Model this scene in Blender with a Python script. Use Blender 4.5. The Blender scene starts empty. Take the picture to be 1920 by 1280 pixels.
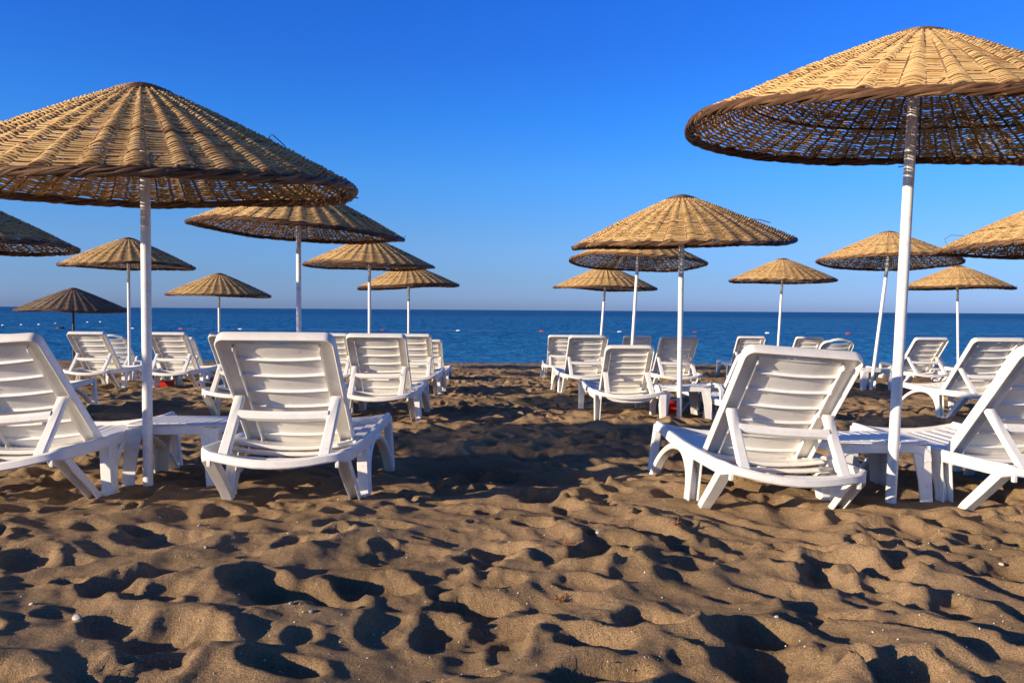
import bpy, bmesh, math, random
import numpy as np
from mathutils import Vector, Matrix, Euler

# ------------------------------------------------------------------ scene, camera, sky, sun
scene = bpy.context.scene
C = scene.collection
R = math.radians
PI = math.pi

SUN_EL = 13.8          # degrees above the horizon
SUN_AZ = 63.0          # degrees left of straight behind the camera
CAM_Z = 0.86
SLOPE = 0.03           # the beach falls 3 cm per metre towards the sea
SEA_Z = -0.765

cam = bpy.data.cameras.new('camera')
cam.sensor_width = 36.0
cam.lens = 36.0 * 1550 / 1920
cam.clip_start = 0.05
cam.clip_end = 20000
cam_o = bpy.data.objects.new('camera', cam)
C.objects.link(cam_o)
cam_o.location = (0, 0, CAM_Z)
cam_o.rotation_euler = (Matrix.Rotation(R(90 - 2.18), 4, 'X') @ Matrix.Rotation(R(0.39), 4, 'Z')).to_euler()
scene.camera = cam_o
scene.render.resolution_x = 1024
scene.render.resolution_y = 682

world = bpy.data.worlds.new('World')
scene.world = world
world.use_nodes = True
wn, wl = world.node_tree.nodes, world.node_tree.links
wn.clear()
sky = wn.new('ShaderNodeTexSky')
sky.sky_type = 'NISHITA'
sky.sun_disc = False
sky.sun_elevation = R(SUN_EL)
sky.sun_rotation = R(180 + SUN_AZ)
sky.altitude = 0
sky.air_density = 1.0
sky.dust_density = 0.4
sky.ozone_density = 3.0
hs = wn.new('ShaderNodeHueSaturation')
hs.inputs['Saturation'].default_value = 1.25
hs.inputs['Hue'].default_value = 0.5
bg = wn.new('ShaderNodeBackground')
bg.inputs['Strength'].default_value = 0.15
# sky tint: dusty blue horizon, azure above, dimmed and greyed overhead to tune shadow fill
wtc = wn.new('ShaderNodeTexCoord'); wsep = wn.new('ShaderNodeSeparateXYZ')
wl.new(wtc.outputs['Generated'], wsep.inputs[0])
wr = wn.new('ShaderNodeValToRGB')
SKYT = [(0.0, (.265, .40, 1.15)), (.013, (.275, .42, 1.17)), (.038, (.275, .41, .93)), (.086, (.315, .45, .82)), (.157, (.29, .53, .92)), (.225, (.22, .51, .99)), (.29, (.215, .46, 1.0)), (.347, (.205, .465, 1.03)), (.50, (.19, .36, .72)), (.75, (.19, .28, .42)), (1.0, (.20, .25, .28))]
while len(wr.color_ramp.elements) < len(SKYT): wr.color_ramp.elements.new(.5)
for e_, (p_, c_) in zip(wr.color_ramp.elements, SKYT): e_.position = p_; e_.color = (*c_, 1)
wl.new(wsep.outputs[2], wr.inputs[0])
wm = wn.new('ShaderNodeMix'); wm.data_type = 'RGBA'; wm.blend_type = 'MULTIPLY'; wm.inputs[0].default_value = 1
wo = wn.new('ShaderNodeOutputWorld')
wl.new(sky.outputs[0], hs.inputs['Color'])
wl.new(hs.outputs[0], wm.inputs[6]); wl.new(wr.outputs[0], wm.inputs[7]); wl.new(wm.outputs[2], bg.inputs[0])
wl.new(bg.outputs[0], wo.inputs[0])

sun = bpy.data.lights.new('sun', 'SUN')
sun.energy = 5.0
sun.angle = R(0.53)
sun.color = (1.0, 0.82, 0.58)
sun_o = bpy.data.objects.new('sun', sun)
C.objects.link(sun_o)
to_sun = Vector((-math.sin(R(SUN_AZ)) * math.cos(R(SUN_EL)), -math.cos(R(SUN_AZ)) * math.cos(R(SUN_EL)), math.sin(R(SUN_EL))))
sun_o.rotation_euler = to_sun.to_track_quat('Z', 'Y').to_euler()
sun_o.location = (-6, -6, 8)

scene.view_settings.view_transform = 'Standard'
scene.view_settings.look = 'None'
scene.view_settings.gamma = 1.0
scene.view_settings.exposure = 0.65

# ------------------------------------------------------------------ materials
def mat(name):
    m = bpy.data.materials.new(name); m.use_nodes = True
    nt = m.node_tree
    b = nt.nodes['Principled BSDF']
    return m, nt, b

def node(nt, kind, **kw):
    n = nt.nodes.new(kind)
    for k, v in kw.items(): setattr(n, k, v)
    return n

def ramp(nt, stops, interp='LINEAR'):
    r = nt.nodes.new('ShaderNodeValToRGB')
    r.color_ramp.interpolation = interp
    e = r.color_ramp.elements
    while len(e) < len(stops): e.new(0.5)
    for i, (p, c) in enumerate(stops):
        e[i].position = p; e[i].color = (*c, 1)
    return r

def noise(nt, vec, scale, detail=3, rough=0.5, vscale=None):
    n = nt.nodes.new('ShaderNodeTexNoise')
    n.inputs['Scale'].default_value = scale
    n.inputs['Detail'].default_value = detail
    n.inputs['Roughness'].default_value = rough
    if vscale:
        mp = nt.nodes.new('ShaderNodeMapping'); mp.inputs['Scale'].default_value = vscale
        nt.links.new(vec, mp.inputs[0]); vec = mp.outputs[0]
    nt.links.new(vec, n.inputs['Vector'])
    return n

def mixc(nt, fac, a, b, mode='MIX'):
    m = nt.nodes.new('ShaderNodeMix'); m.data_type = 'RGBA'; m.blend_type = mode
    for sock, v in ((m.inputs[0], fac), (m.inputs[6], a), (m.inputs[7], b)):
        if isinstance(v, (int, float)): sock.default_value = v
        elif isinstance(v, tuple): sock.default_value = (*v, 1)
        else: nt.links.new(v, sock)
    return m.outputs[2]

def simple(name, col, rough=0.5, dirt=None, bump=0.0, bscale=60, spec=0.5, var=0.06, dirt_amt=0.35):
    m, nt, b = mat(name)
    tc = node(nt, 'ShaderNodeTexCoord')
    n = noise(nt, tc.outputs['Object'], 7, 4, 0.6)
    lo = tuple(c * (1 - var) for c in col); hi = tuple(min(1, c * (1 + var)) for c in col)
    r = ramp(nt, [(0.3, lo), (0.7, hi)])
    nt.links.new(n.outputs['Fac'], r.inputs[0])
    col_out = r.outputs[0]
    if dirt:
        n2 = noise(nt, tc.outputs['Object'], 22, 6, 0.7)
        r2 = ramp(nt, [(0.52, (0, 0, 0)), (0.72, (dirt_amt,) * 3)])
        nt.links.new(n2.outputs['Fac'], r2.inputs[0])
        col_out = mixc(nt, r2.outputs[0], col_out, dirt)
    if dirt:
        gp = node(nt, 'ShaderNodeNewGeometry')
        n3 = noise(nt, gp.outputs['Position'], 1.3, 5, 0.65)
        r3 = ramp(nt, [(0.35, (1, 1, 1)), (0.62, (0.93, 0.90, 0.84)), (0.75, (0.84, 0.78, 0.69))])
        nt.links.new(n3.outputs['Fac'], r3.inputs[0])
        col_out = mixc(nt, 0.6, col_out, r3.outputs[0], 'MULTIPLY')
        n4 = noise(nt, gp.outputs['Position'], 38, 3, 0.6)
        r4 = ramp(nt, [(0.66, (0, 0, 0)), (0.74, (0.5, 0.5, 0.5))])
        nt.links.new(n4.outputs['Fac'], r4.inputs[0])
        col_out = mixc(nt, r4.outputs[0], col_out, (0.36, 0.30, 0.22))
    nt.links.new(col_out, b.inputs['Base Color'])
    b.inputs['Roughness'].default_value = rough
    b.inputs['Specular IOR Level'].default_value = spec
    if bump:
        nb = noise(nt, tc.outputs['Object'], bscale, 3)
        bp = node(nt, 'ShaderNodeBump'); bp.inputs['Strength'].default_value = bump; bp.inputs['Distance'].default_value = 0.01
        nt.links.new(nb.outputs['Fac'], bp.inputs['Height']); nt.links.new(bp.outputs[0], b.inputs['Normal'])
    return m

M = {}
M['plastic'] = simple('white_plastic', (0.81, 0.795, 0.765), 0.38, dirt=(0.50, 0.42, 0.32), dirt_amt=0.22, bump=0.05, bscale=30)
M['plastic_grey'] = simple('cool_grey_plastic', (0.66, 0.69, 0.72), 0.4, dirt=(0.40, 0.36, 0.3), dirt_amt=0.25, bump=0.04)  # cooler and greyer tone than the white plastic, for the curved loungers
M['pole'] = simple('white_pole_paint', (0.80, 0.80, 0.79), 0.3, dirt=(0.36, 0.27, 0.18), dirt_amt=0.45)
M['pole_dark'] = simple('dark_pole_paint', (0.03, 0.032, 0.035), 0.4)
M['rust'] = simple('rust', (0.33, 0.15, 0.05), 0.8, bump=0.3)
M['wire'] = simple('wire', (0.10, 0.09, 0.08), 0.4)
M['red'] = simple('red_plastic', (0.55, 0.03, 0.02), 0.35)
M['red_float'] = simple('red_float', (0.6, 0.05, 0.05), 0.5)
M['white_float'] = simple('white_float', (0.85, 0.85, 0.84), 0.5)
M['rope'] = simple('rope', (0.16, 0.2, 0.24), 0.8)
M['label'] = simple('yellow_paper', (0.75, 0.55, 0.1), 0.6)

def cane(name, cols, rough=0.6, vs=(1, 1, 1), sc=9, glow=True):
    m, nt, b = mat(name)
    at = node(nt, 'ShaderNodeAttribute', attribute_name='tone')
    tc = node(nt, 'ShaderNodeTexCoord')
    n = noise(nt, tc.outputs['Object'], sc, 5, 0.65)
    a = node(nt, 'ShaderNodeMath', operation='MULTIPLY_ADD')
    nt.links.new(n.outputs['Fac'], a.inputs[0]); a.inputs[1].default_value = 0.9; a.inputs[2].default_value = -0.45
    s = node(nt, 'ShaderNodeMath', operation='ADD')
    nt.links.new(at.outputs['Fac'], s.inputs[0]); nt.links.new(a.outputs[0], s.inputs[1])
    r = ramp(nt, cols)
    nt.links.new(s.outputs[0], r.inputs[0])
    nt.links.new(r.outputs[0], b.inputs['Base Color'])
    b.inputs['Roughness'].default_value = rough
    b.inputs['Specular IOR Level'].default_value = 0.3
    n2 = noise(nt, tc.outputs['Object'], 160, 2)
    bp = node(nt, 'ShaderNodeBump'); bp.inputs['Strength'].default_value = 0.25; bp.inputs['Distance'].default_value = 0.003
    nt.links.new(n2.outputs['Fac'], bp.inputs['Height']); nt.links.new(bp.outputs[0], b.inputs['Normal'])
    if glow:      # thin split reed lets a little light through
        tr = node(nt, 'ShaderNodeBsdfTranslucent'); nt.links.new(r.outputs[0], tr.inputs[0])
        mx = node(nt, 'ShaderNodeMixShader'); mx.inputs[0].default_value = 0.16
        out = nt.nodes['Material Output']
        nt.links.new(b.outputs[0], mx.inputs[1]); nt.links.new(tr.outputs[0], mx.inputs[2]); nt.links.new(mx.outputs[0], out.inputs[0])
    return m
M['reed'] = cane('split_reed', [(0.0, (0.20, 0.10, 0.04)), (0.28, (0.51, 0.30, 0.115)), (0.6, (0.72, 0.48, 0.205)), (1.0, (0.82, 0.61, 0.32))])
M['reed_old'] = cane('weathered_reed', [(0.0, (0.09, 0.06, 0.042)), (0.35, (0.20, 0.145, 0.10)), (0.65, (0.32, 0.235, 0.16)), (1.0, (0.42, 0.33, 0.24))])
M['willow'] = cane('dark_willow', [(0.0, (0.045, 0.022, 0.012)), (0.4, (0.10, 0.05, 0.026)), (0.7, (0.17, 0.09, 0.045)), (1.0, (0.27, 0.16, 0.085))], 0.5, glow=False)

def sand_material():
    m, nt, b = mat('beach_sand')
    g = node(nt, 'ShaderNodeNewGeometry')
    P = g.outputs['Position']
    big = noise(nt, P, 1.1, 4, 0.6)
    r = ramp(nt, [(0.28, (0.18, 0.122, 0.07)), (0.52, (0.30, 0.20, 0.112)), (0.75, (0.365, 0.25, 0.145))])
    nt.links.new(big.outputs['Fac'], r.inputs[0])
    fine = noise(nt, P, 230, 5, 0.85)
    r2 = ramp(nt, [(0.34, (0.34, 0.32, 0.30)), (0.5, (1.0, 1.0, 1.0)), (0.66, (1.85, 1.8, 1.7))])
    nt.links.new(fine.outputs['Fac'], r2.inputs[0])
    c = mixc(nt, 1.0, r.outputs[0], r2.outputs[0], 'MULTIPLY')
    # scattered pale shell grit
    vo = node(nt, 'ShaderNodeTexVoronoi'); vo.inputs['Scale'].default_value = 95
    nt.links.new(P, vo.inputs['Vector'])
    rv = ramp(nt, [(0.0, (1, 1, 1)), (0.09, (1, 1, 1)), (0.13, (0, 0, 0))])
    nt.links.new(vo.outputs['Distance'], rv.inputs[0])
    sel = node(nt, 'ShaderNodeSeparateColor'); nt.links.new(vo.outputs['Color'], sel.inputs[0])
    gt = node(nt, 'ShaderNodeMath', operation='GREATER_THAN'); nt.links.new(sel.outputs[0], gt.inputs[0]); gt.inputs[1].default_value = 0.93
    mu = node(nt, 'ShaderNodeMath', operation='MULTIPLY'); nt.links.new(rv.outputs[0], mu.inputs[0]); nt.links.new(gt.outputs[0], mu.inputs[1])
    c = mixc(nt, mu.outputs[0], c, (0.62, 0.52, 0.40))
    # pebbly wash line close to the water
    sp = node(nt, 'ShaderNodeSeparateXYZ'); nt.links.new(P, sp.inputs[0])
    mr = node(nt, 'ShaderNodeMapRange'); nt.links.new(sp.outputs[1], mr.inputs[0])
    mr.inputs[1].default_value = 20.0; mr.inputs[2].default_value = 25.0
    vp = node(nt, 'ShaderNodeTexVoronoi'); vp.inputs['Scale'].default_value = 9
    nt.links.new(P, vp.inputs['Vector'])
    hsv = node(nt, 'ShaderNodeSeparateColor'); nt.links.new(vp.outputs['Color'], hsv.inputs[0])
    rp = ramp(nt, [(0.0, (0.13, 0.09, 0.06)), (0.6, (0.24, 0.17, 0.11)), (0.9, (0.42, 0.33, 0.25))])
    nt.links.new(hsv.outputs[1], rp.inputs[0])
    c = mixc(nt, mr.outputs[0], c, rp.outputs[0])
    # the last strip is wet
    mw = node(nt, 'ShaderNodeMapRange'); nt.links.new(sp.outputs[1], mw.inputs[0])
    mw.inputs[1].default_value = 24.9; mw.inputs[2].default_value = 25.3
    c = mixc(nt, mw.outputs[0], c, (0.07, 0.05, 0.035))
    nt.links.new(c, b.inputs['Base Color'])
    b.inputs['Roughness'].default_value = 0.95
    b.inputs['Specular IOR Level'].default_value = 0.15
    n1 = noise(nt, P, 260, 3, 0.75)
    n2 = noise(nt, P, 28, 4, 0.6)
    ad = node(nt, 'ShaderNodeMath', operation='MULTIPLY_ADD'); nt.links.new(n2.outputs['Fac'], ad.inputs[0]); ad.inputs[1].default_value = 2.2
    nt.links.new(n1.outputs['Fac'], ad.inputs[2])
    bp = node(nt, 'ShaderNodeBump'); bp.inputs['Strength'].default_value = 0.8; bp.inputs['Distance'].default_value = 0.009
    nt.links.new(ad.outputs[0], bp.inputs['Height']); nt.links.new(bp.outputs[0], b.inputs['Normal'])
    return m
M['sand'] = sand_material()

def sea_material():
    m, nt, b = mat('sea_water')
    g = node(nt, 'ShaderNodeNewGeometry'); P = g.outputs['Position']
    sp = node(nt, 'ShaderNodeSeparateXYZ'); nt.links.new(P, sp.inputs[0])
    mr = node(nt, 'ShaderNodeMapRange'); nt.links.new(sp.outputs[1], mr.inputs[0])
    mr.inputs[1].default_value = 25; mr.inputs[2].default_value = 260
    r = ramp(nt, [(0.0, (0.030, 0.21, 0.47)), (0.12, (0.020, 0.165, 0.40)), (1.0, (0.012, 0.115, 0.32))])
    nt.links.new(mr.outputs[0], r.inputs[0])
    nt.links.new(r.outputs[0], b.inputs['Base Color'])
    b.inputs['Roughness'].default_value = 0.12
    b.inputs['IOR'].default_value = 1.33
    n1 = noise(nt, P, 1.0, 5, 0.7, (2.2, 3.4, 1))
    n2 = noise(nt, P, 1.0, 4, 0.65, (0.30, 0.55, 1))
    ad = node(nt, 'ShaderNodeMath', operation='MULTIPLY_ADD'); nt.links.new(n2.outputs['Fac'], ad.inputs[0]); ad.inputs[1].default_value = 2.5
    nt.links.new(n1.outputs['Fac'], ad.inputs[2])
    bp = node(nt, 'ShaderNodeBump'); bp.inputs['Strength'].default_value = 1.0; bp.inputs['Distance'].default_value = 0.30
    nt.links.new(ad.outputs[0], bp.inputs['Height'])
    # body colour under a sky reflection that steep little waves weaken with distance
    df = node(nt, 'ShaderNodeBsdfDiffuse'); gl = node(nt, 'ShaderNodeBsdfGlossy'); fr = node(nt, 'ShaderNodeFresnel'); mx = node(nt, 'ShaderNodeMixShader')
    fr.inputs['IOR'].default_value = 1.33; gl.inputs['Roughness'].default_value = 0.15
    for q in (df, gl, fr): nt.links.new(bp.outputs[0], q.inputs['Normal'])
    nt.links.new(r.outputs[0], df.inputs['Color'])
    sm = node(nt, 'ShaderNodeMapRange'); nt.links.new(sp.outputs[1], sm.inputs[0])
    sm.inputs[1].default_value = 30; sm.inputs[2].default_value = 300; sm.inputs[3].default_value = .80; sm.inputs[4].default_value = .20
    pw = node(nt, 'ShaderNodeMath', operation='MULTIPLY'); nt.links.new(fr.outputs[0], pw.inputs[0]); nt.links.new(sm.outputs[0], pw.inputs[1])
    nt.links.new(pw.outputs[0], mx.inputs[0]); nt.links.new(df.outputs[0], mx.inputs[1]); nt.links.new(gl.outputs[0], mx.inputs[2])
    nt.links.new(mx.outputs[0], nt.nodes['Material Output'].inputs[0])
    return m
M['sea'] = sea_material()

# ------------------------------------------------------------------ mesh helpers
def tag(o, label=None, cat=None, group=None, kind=None):
    if label: o['label'] = label
    if cat: o['category'] = cat
    if group: o['group'] = group
    if kind: o['kind'] = kind
    return o

def empty(name, loc=(0, 0, 0), rot=(0, 0, 0)):
    o = bpy.data.objects.new(name, None); C.objects.link(o)
    o.empty_display_size = 0.1
    o.location = loc; o.rotation_euler = rot
    return o

class MB:
    """collects swept bars and plates; build() links them as one mesh object"""
    def __init__(s): s.v = []; s.f = []; s.t = []
    def add(s, vs, fs, tone=0.5):
        o = len(s.v)
        s.v += [tuple(p) for p in vs]; s.f += [tuple(i + o for i in f) for f in fs]; s.t += [tone] * len(vs)
    def sweep(s, path, sections, side=None, up=None, cap=True, closed=False, tone=0.5):
        """sections: one list of (a,b) per path point (or a single list); a along side vector, b along t x side"""
        path = [Vector(p) for p in path]; n = len(path)
        if not isinstance(sections[0][0], (tuple, list)): sections = [sections] * n
        k = len(sections[0]); vs = []; fs = []
        for i, p in enumerate(path):
            if closed: t = path[(i + 1) % n] - path[i - 1]
            else: t = path[min(i + 1, n - 1)] - path[max(i - 1, 0)]
            t.normalize()
            if side is not None: sd = Vector(side); sd = (sd - t * sd.dot(t)).normalized(); b = t.cross(sd)
            else:
                b = Vector(up); b = (b - t * b.dot(t)).normalized(); sd = b.cross(t)
            # mitre
            for (a, c) in sections[i]: vs.append(p + sd * a + b * c)
        m = n if closed else n - 1
        for i in range(m):
            j = (i + 1) % n
            for q in range(k):
                r = (q + 1) % k
                fs.append((i * k + q, i * k + r, j * k + r, j * k + q))
        if cap and not closed:
            fs.append(tuple(range(k))[::-1]); fs.append(tuple((n - 1) * k + q for q in range(k)))
        s.add(vs, fs, tone)
    def box(s, c, d, rot=None):
        c = Vector(c); x, y, z = [q / 2 for q in d]; e = min(x, y, z) * 0.25
        s.sweep([c - Vector((0, 0, z)), c - Vector((0, 0, z - e)), c + Vector((0, 0, z - e)), c + Vector((0, 0, z))],
                [rrect(2 * x - e, 2 * y - e, e), rrect(2 * x, 2 * y, e), rrect(2 * x, 2 * y, e), rrect(2 * x - e, 2 * y - e, e)], side=(1, 0, 0))
    def build(s, name, material, parent=None, smooth=35, tone=False):
        me = bpy.data.meshes.new(name)
        me.from_pydata(s.v, [], s.f); me.update()
        bm = bmesh.new(); bm.from_mesh(me); bmesh.ops.recalc_face_normals(bm, faces=bm.faces); bm.to_mesh(me); bm.free()
        me.polygons.foreach_set('use_smooth', [True] * len(me.polygons))
        me.set_sharp_from_angle(angle=R(smooth))
        if tone:
            a = me.attributes.new('tone', 'FLOAT', 'POINT'); a.data.foreach_set('value', s.t)
        me.materials.append(material)
        o = bpy.data.objects.new(name, me); C.objects.link(o)
        if parent: o.parent = parent
        return o

def rrect(w, h, r=0.004):
    a, b = w / 2, h / 2; r = min(r, a * 0.9, b * 0.9)
    return [(a - r, -b), (a, -b + r), (a, b - r), (a - r, b), (-a + r, b), (-a, b - r), (-a, -b + r), (-a + r, -b)]

def chan(w, d, t=0.006):
    """U-channel, opening towards -b: web on the +b side, flanges at both a ends"""
    a, b = w / 2, d / 2
    return [(-a, -b), (-a, b - t * .5), (-a + t * .5, b), (a - t * .5, b), (a, b - t * .5), (a, -b), (a - t, -b), (a - t, b - t), (-a + t, b - t), (-a + t, -b)]

def circ(r, n=12, ph=0): return [(r * math.cos(ph + 2 * PI * i / n), r * math.sin(ph + 2 * PI * i / n)) for i in range(n)]

def spline(pts, n):
    """Catmull-Rom through pts"""
    P = [Vector(p) for p in pts]; P = [P[0] * 2 - P[1]] + P + [P[-1] * 2 - P[-2]]
    out = []
    for i in range(1, len(P) - 2):
        for k in range(n):
            t = k / n
            a, b, c, d = P[i - 1], P[i], P[i + 1], P[i + 2]
            out.append(0.5 * ((2 * b) + (c - a) * t + (2 * a - 5 * b + 4 * c - d) * t * t + (3 * b - a - 3 * c + d) * t ** 3))
    out.append(P[-2].copy())
    return out

def copy_tree(o, parent=None):
    c = o.copy(); C.objects.link(c)
    c.parent = parent
    for ch in [x for x in bpy.data.objects if x.parent == o]:
        copy_tree(ch, c)
    return c

# ------------------------------------------------------------------ sun loungers
def lounger_proto(kind, material):
    """local space: origin on the ground under the middle of the rear bar, +y towards the foot end"""
    root = empty('sun_lounger')
    W = 0.35
    if kind == 'arch': bw, blen, htop, ytop, hy, hz = 0.28, 0.87, 0.855, 0.0, 0.60, 0.235
    elif kind == 'box': bw, blen, htop, ytop, hy, hz = 0.245, 0.72, 0.755, 0.03, 0.50, 0.25
    else: bw, blen, htop, ytop, hy, hz = 0.27, 0.80, 0.80, 0.02, 0.55, 0.24
    # ---- frame
    f = MB()
    sag = 0.032
    right = [(W - .015, 1.385, .325), (W - .013, 1.25, .318), (W - .01, 1.0, .298), (W - .005, .7, .285), (W, .4, .280), (W + .002, .1, .280)]
    corner = [(W - .004, .045, .280), (W - .02, .012, .278), (W - .05, -.006, .275)]
    bar = [(x * (W - .07), -.015 - .035 * (1 - x * x), .274 - sag * (1 - x * x)) for x in (0.9, .6, .3, 0)]
    half = right + corner + bar
    path = half + [(-x, y, z) for (x, y, z) in half[-2::-1]]
    sec = []
    for p in path:
        h = .062 if abs(p[0]) > W - .03 else .042
        sec.append(rrect(.030, h, .007))
    f.sweep(path, sec, up=(0, 0, 1))
    for sx in (-1, 1):
        f.box((sx * (W - .045), -.006, .242), (.018, .022, .034))
    # foot end bar, cross bar under the backrest
    f.sweep([(x * .33, 1.385, .322 - .03 * (1 - x * x)) for x in (-1, -.6, -.2, .2, .6, 1)], rrect(.03, .05, .008), up=(0, 0, 1))
    f.sweep([(x * .335, .10, .268 - .03 * (1 - x * x)) for x in (-1, -.6, -.2, .2, .6, 1)], rrect(.045, .022, .006), up=(0, 0, 1))
    f.sweep([(x * .335, .36, .262 - .03 * (1 - x * x)) for x in (-1, -.6, -.2, .2, .6, 1)], rrect(.05, .02, .006), up=(0, 0, 1))
    f.build('frame', material, root)
    # ---- seat: slats along the length, hollowed across
    s = MB()
    ns = 9
    zy = lambda y: .287 + max(0, y - .7) * .052 + max(0, .9 - y) * .012
    for i in range(ns):
        u = (i - (ns - 1) / 2) / (ns / 2)
        x = u * .305; z0 = -.034 * (1 - u * u)
        ys = [.50, .62, .8, 1.0, 1.2, 1.365]
        s.sweep([(x, y, zy(y) + z0) for y in ys], rrect(.056, .012, .003), side=(1, 0, .0))
    for y in (.52, .78, 1.05, 1.30):
        s.sweep([(x * .325, y, zy(y) - .018 - .034 * (1 - x * x)) for x in (-1, -.6, -.2, .2, .6, 1)], rrect(.022, .022, .003), up=(0, 0, 1))
    s.sweep([(x * .315, .475, .289 - .034 * (1 - x * x)) for x in (-1, -.75, -.5, -.25, 0, .25, .5, .75, 1)], rrect(.15, .022, .006), up=(0, 0, 1))
    s.build('seat', material, root)
    # ---- backrest
    H = Vector((0, hy, hz)); T = Vector((0, ytop, htop)); ev = (T - H).normalized(); L = (T - H).length
    en = Vector((1, 0, 0)).cross(ev); 
    if en.y > 0: en = -en
    P = lambda u, v, w=0: H + Vector((u, 0, 0)) + ev * v + en * w
    b = MB()
    r = {'arch': .042, 'box': .055, 'curved': .11}[kind]
    fl = .072 if kind == 'arch' else .055      # flange width
    crown = .0 if kind != 'curved' else .045
    def outline(off, topoff, rr):
        o = []
        x = bw - off
        topv = L - topoff
        for v in (0.0, .25 * L, .5 * L, .75 * L): o.append((x, v))
        for k in range(7):
            a = k / 6 * PI / 2
            o.append((x - rr + rr * math.cos(a), topv - rr + rr * math.sin(a)))
        for k in (.6, .2): o.append(((x - rr) * k, topv + crown * (1 - k * k)))
        return o + [(-q[0], q[1]) for q in o[::-1]]
    outer = outline(0, 0, r); inner = outline(fl, fl * .85, r * .35)
    # flange plate
    vs = []; fs = []
    for (a, c) in zip(outer, inner):
        for (q, w) in ((a, -.003), (c, -.003), (c, .003), (a, .003)): vs.append(P(q[0], q[1], w))
    n = len(outer)
    for i in range(n - 1):
        for q in range(4):
            t = (q + 1) % 4; fs.append((i * 4 + q, i * 4 + t, (i + 1) * 4 + t, (i + 1) * 4 + q))
    fs += [(3, 2, 1, 0), tuple((n - 1) * 4 + q for q in range(4))]
    b.add(vs, fs)
    # outer lip
    vs = []; fs = []
    for i, a in enumerate(outer):
        p0 = outer[max(i - 1, 0)]; p1 = outer[min(i + 1, n - 1)]
        t = Vector((p1[0] - p0[0], p1[1] - p0[1])).normalized(); nn = Vector((t.y, -t.x))
        if kind == 'arch': dep = .040
        else: dep = .034
        for (o_, w) in ((-.004, -.012), (-.004, dep), (.0, dep + .003), (.005, dep), (.006, -.006), (.002, -.012)):
            vs.append(P(a[0] + nn.x * o_, a[1] + nn.y * o_, w))
    for i in range(n - 1):
        for q in range(6):
            t = (q + 1) % 6; fs.append((i * 6 + q, i * 6 + t, (i + 1) * 6 + t, (i + 1) * 6 + q))
    fs += [tuple(range(6))[::-1], tuple((n - 1) * 6 + q for q in range(6))]
    b.add(vs, fs)
    ui = bw - fl
    # inner lips with ratchet teeth
    for sx in (-1, 1):
        v = .02; prof = []
        top = L - fl * .85 - .01
        k = 0
        while v < top:
            prof.append((v, .030)); 
            if kind == 'arch' and k % 4 == 2: prof.append((v + .012, .038)); prof.append((v + .03, .030)); v += .03
            v += .035; k += 1
        prof.append((top, .014))
        vs = []; fs = []
        for (vv, d) in prof:
            for (o_, w) in ((-.003, -.002), (.003, -.002), (.003, d), (-.003, d)): vs.append(P(sx * (ui + o_), vv, w))
        m = len(prof)
        for i in range(m - 1):
            for q in range(4):
                t = (q + 1) % 4; fs.append((i * 4 + q, i * 4 + t, (i + 1) * 4 + t, (i + 1) * 4 + q))
        fs += [(3, 2, 1, 0), tuple((m - 1) * 4 + q for q in range(4))]
        b.add(vs, fs)
    # slats: C-section strips bulging rearwards
    if kind == 'curved':
        nslat, bulge = 6, .03
    else: nslat, bulge = (7, .014) if kind == 'arch' else (7, .006)
    v0, v1 = .02, L - fl * .85 + .014
    pitch = (v1 - v0) / nslat
    for i in range(nslat):
        a = v0 + i * pitch + .005; c = v0 + (i + 1) * pitch - .009
        prof = [(a, .017), (a, -.003), (c, -.003), (c, .008), (c - .004, .008), (c - .005, .002), (a + .006, .002), (a + .004, .017)]
        vs = []; fs = []; us = 11
        for j in range(us):
            u = -ui + 2 * ui * j / (us - 1)
            w0 = bulge * (1 - (u / ui) ** 2) 
            for (vv, w) in prof: vs.append(P(u, vv, w + w0))
        k = len(prof)
        for j in range(us - 1):
            for q in range(k):
                t = (q + 1) % k; fs.append((j * k + q, j * k + t, (j + 1) * k + t, (j + 1) * k + q))
        b.add(vs, fs)
    # hinge tube
    b.sweep([(-bw - .02, hy, hz - .004), (bw + .02, hy, hz - .004)], circ(.013, 10), up=(0, 0, 1))
    b.build('backrest', material, root)
    # ---- struts propping the backrest
    vs_ = .53 * L if kind == 'arch' else .50 * L
    for sx in (-1, 1):
        g = MB()
        top = P(sx * .244 if kind == 'arch' else sx * (bw - .03), vs_, .045); 
        bot = Vector((sx * .240 if kind == 'arch' else sx * (bw - .02), .0, .268 if kind == 'arch' else .27))
        mid = top.lerp(bot, .5) + Vector((0, .004, 0))
        g.sweep([top + Vector((0, 0, .012)), top, mid, bot, bot - Vector((0, 0, .012))],
                [rrect(.046, .018, .006), rrect(.052, .034, .007), rrect(.050, .034, .007), rrect(.054, .034, .007), rrect(.05, .03, .007)], side=(1, 0, 0))
        g.build('strut', material, root)
    if kind == 'arch':
        g = MB()
        tp = P(0, vs_, .045); bt = Vector((0, 0, .268)); c = tp.lerp(bt, .30)
        g.sweep([(x, c.y - .006 * (1 - (x / .22) ** 2), c.z - .006 * (1 - (x / .22) ** 2)) for x in (-.222, -.12, 0, .12, .222)], rrect(.036, .050, .014), up=(0, 0, 1))
        g.build('support_bar', material, root)
    elif kind == 'box':
        g = MB()
        g.sweep([(x, -.004, .268 - .055 * (1 - (x / .235) ** 4)) for x in (-.235, -.21, -.17, -.08, 0, .08, .17, .21, .235)], rrect(.028, .055, .008), up=(0, 0, 1))
        g.build('support_bar', material, root)
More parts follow.
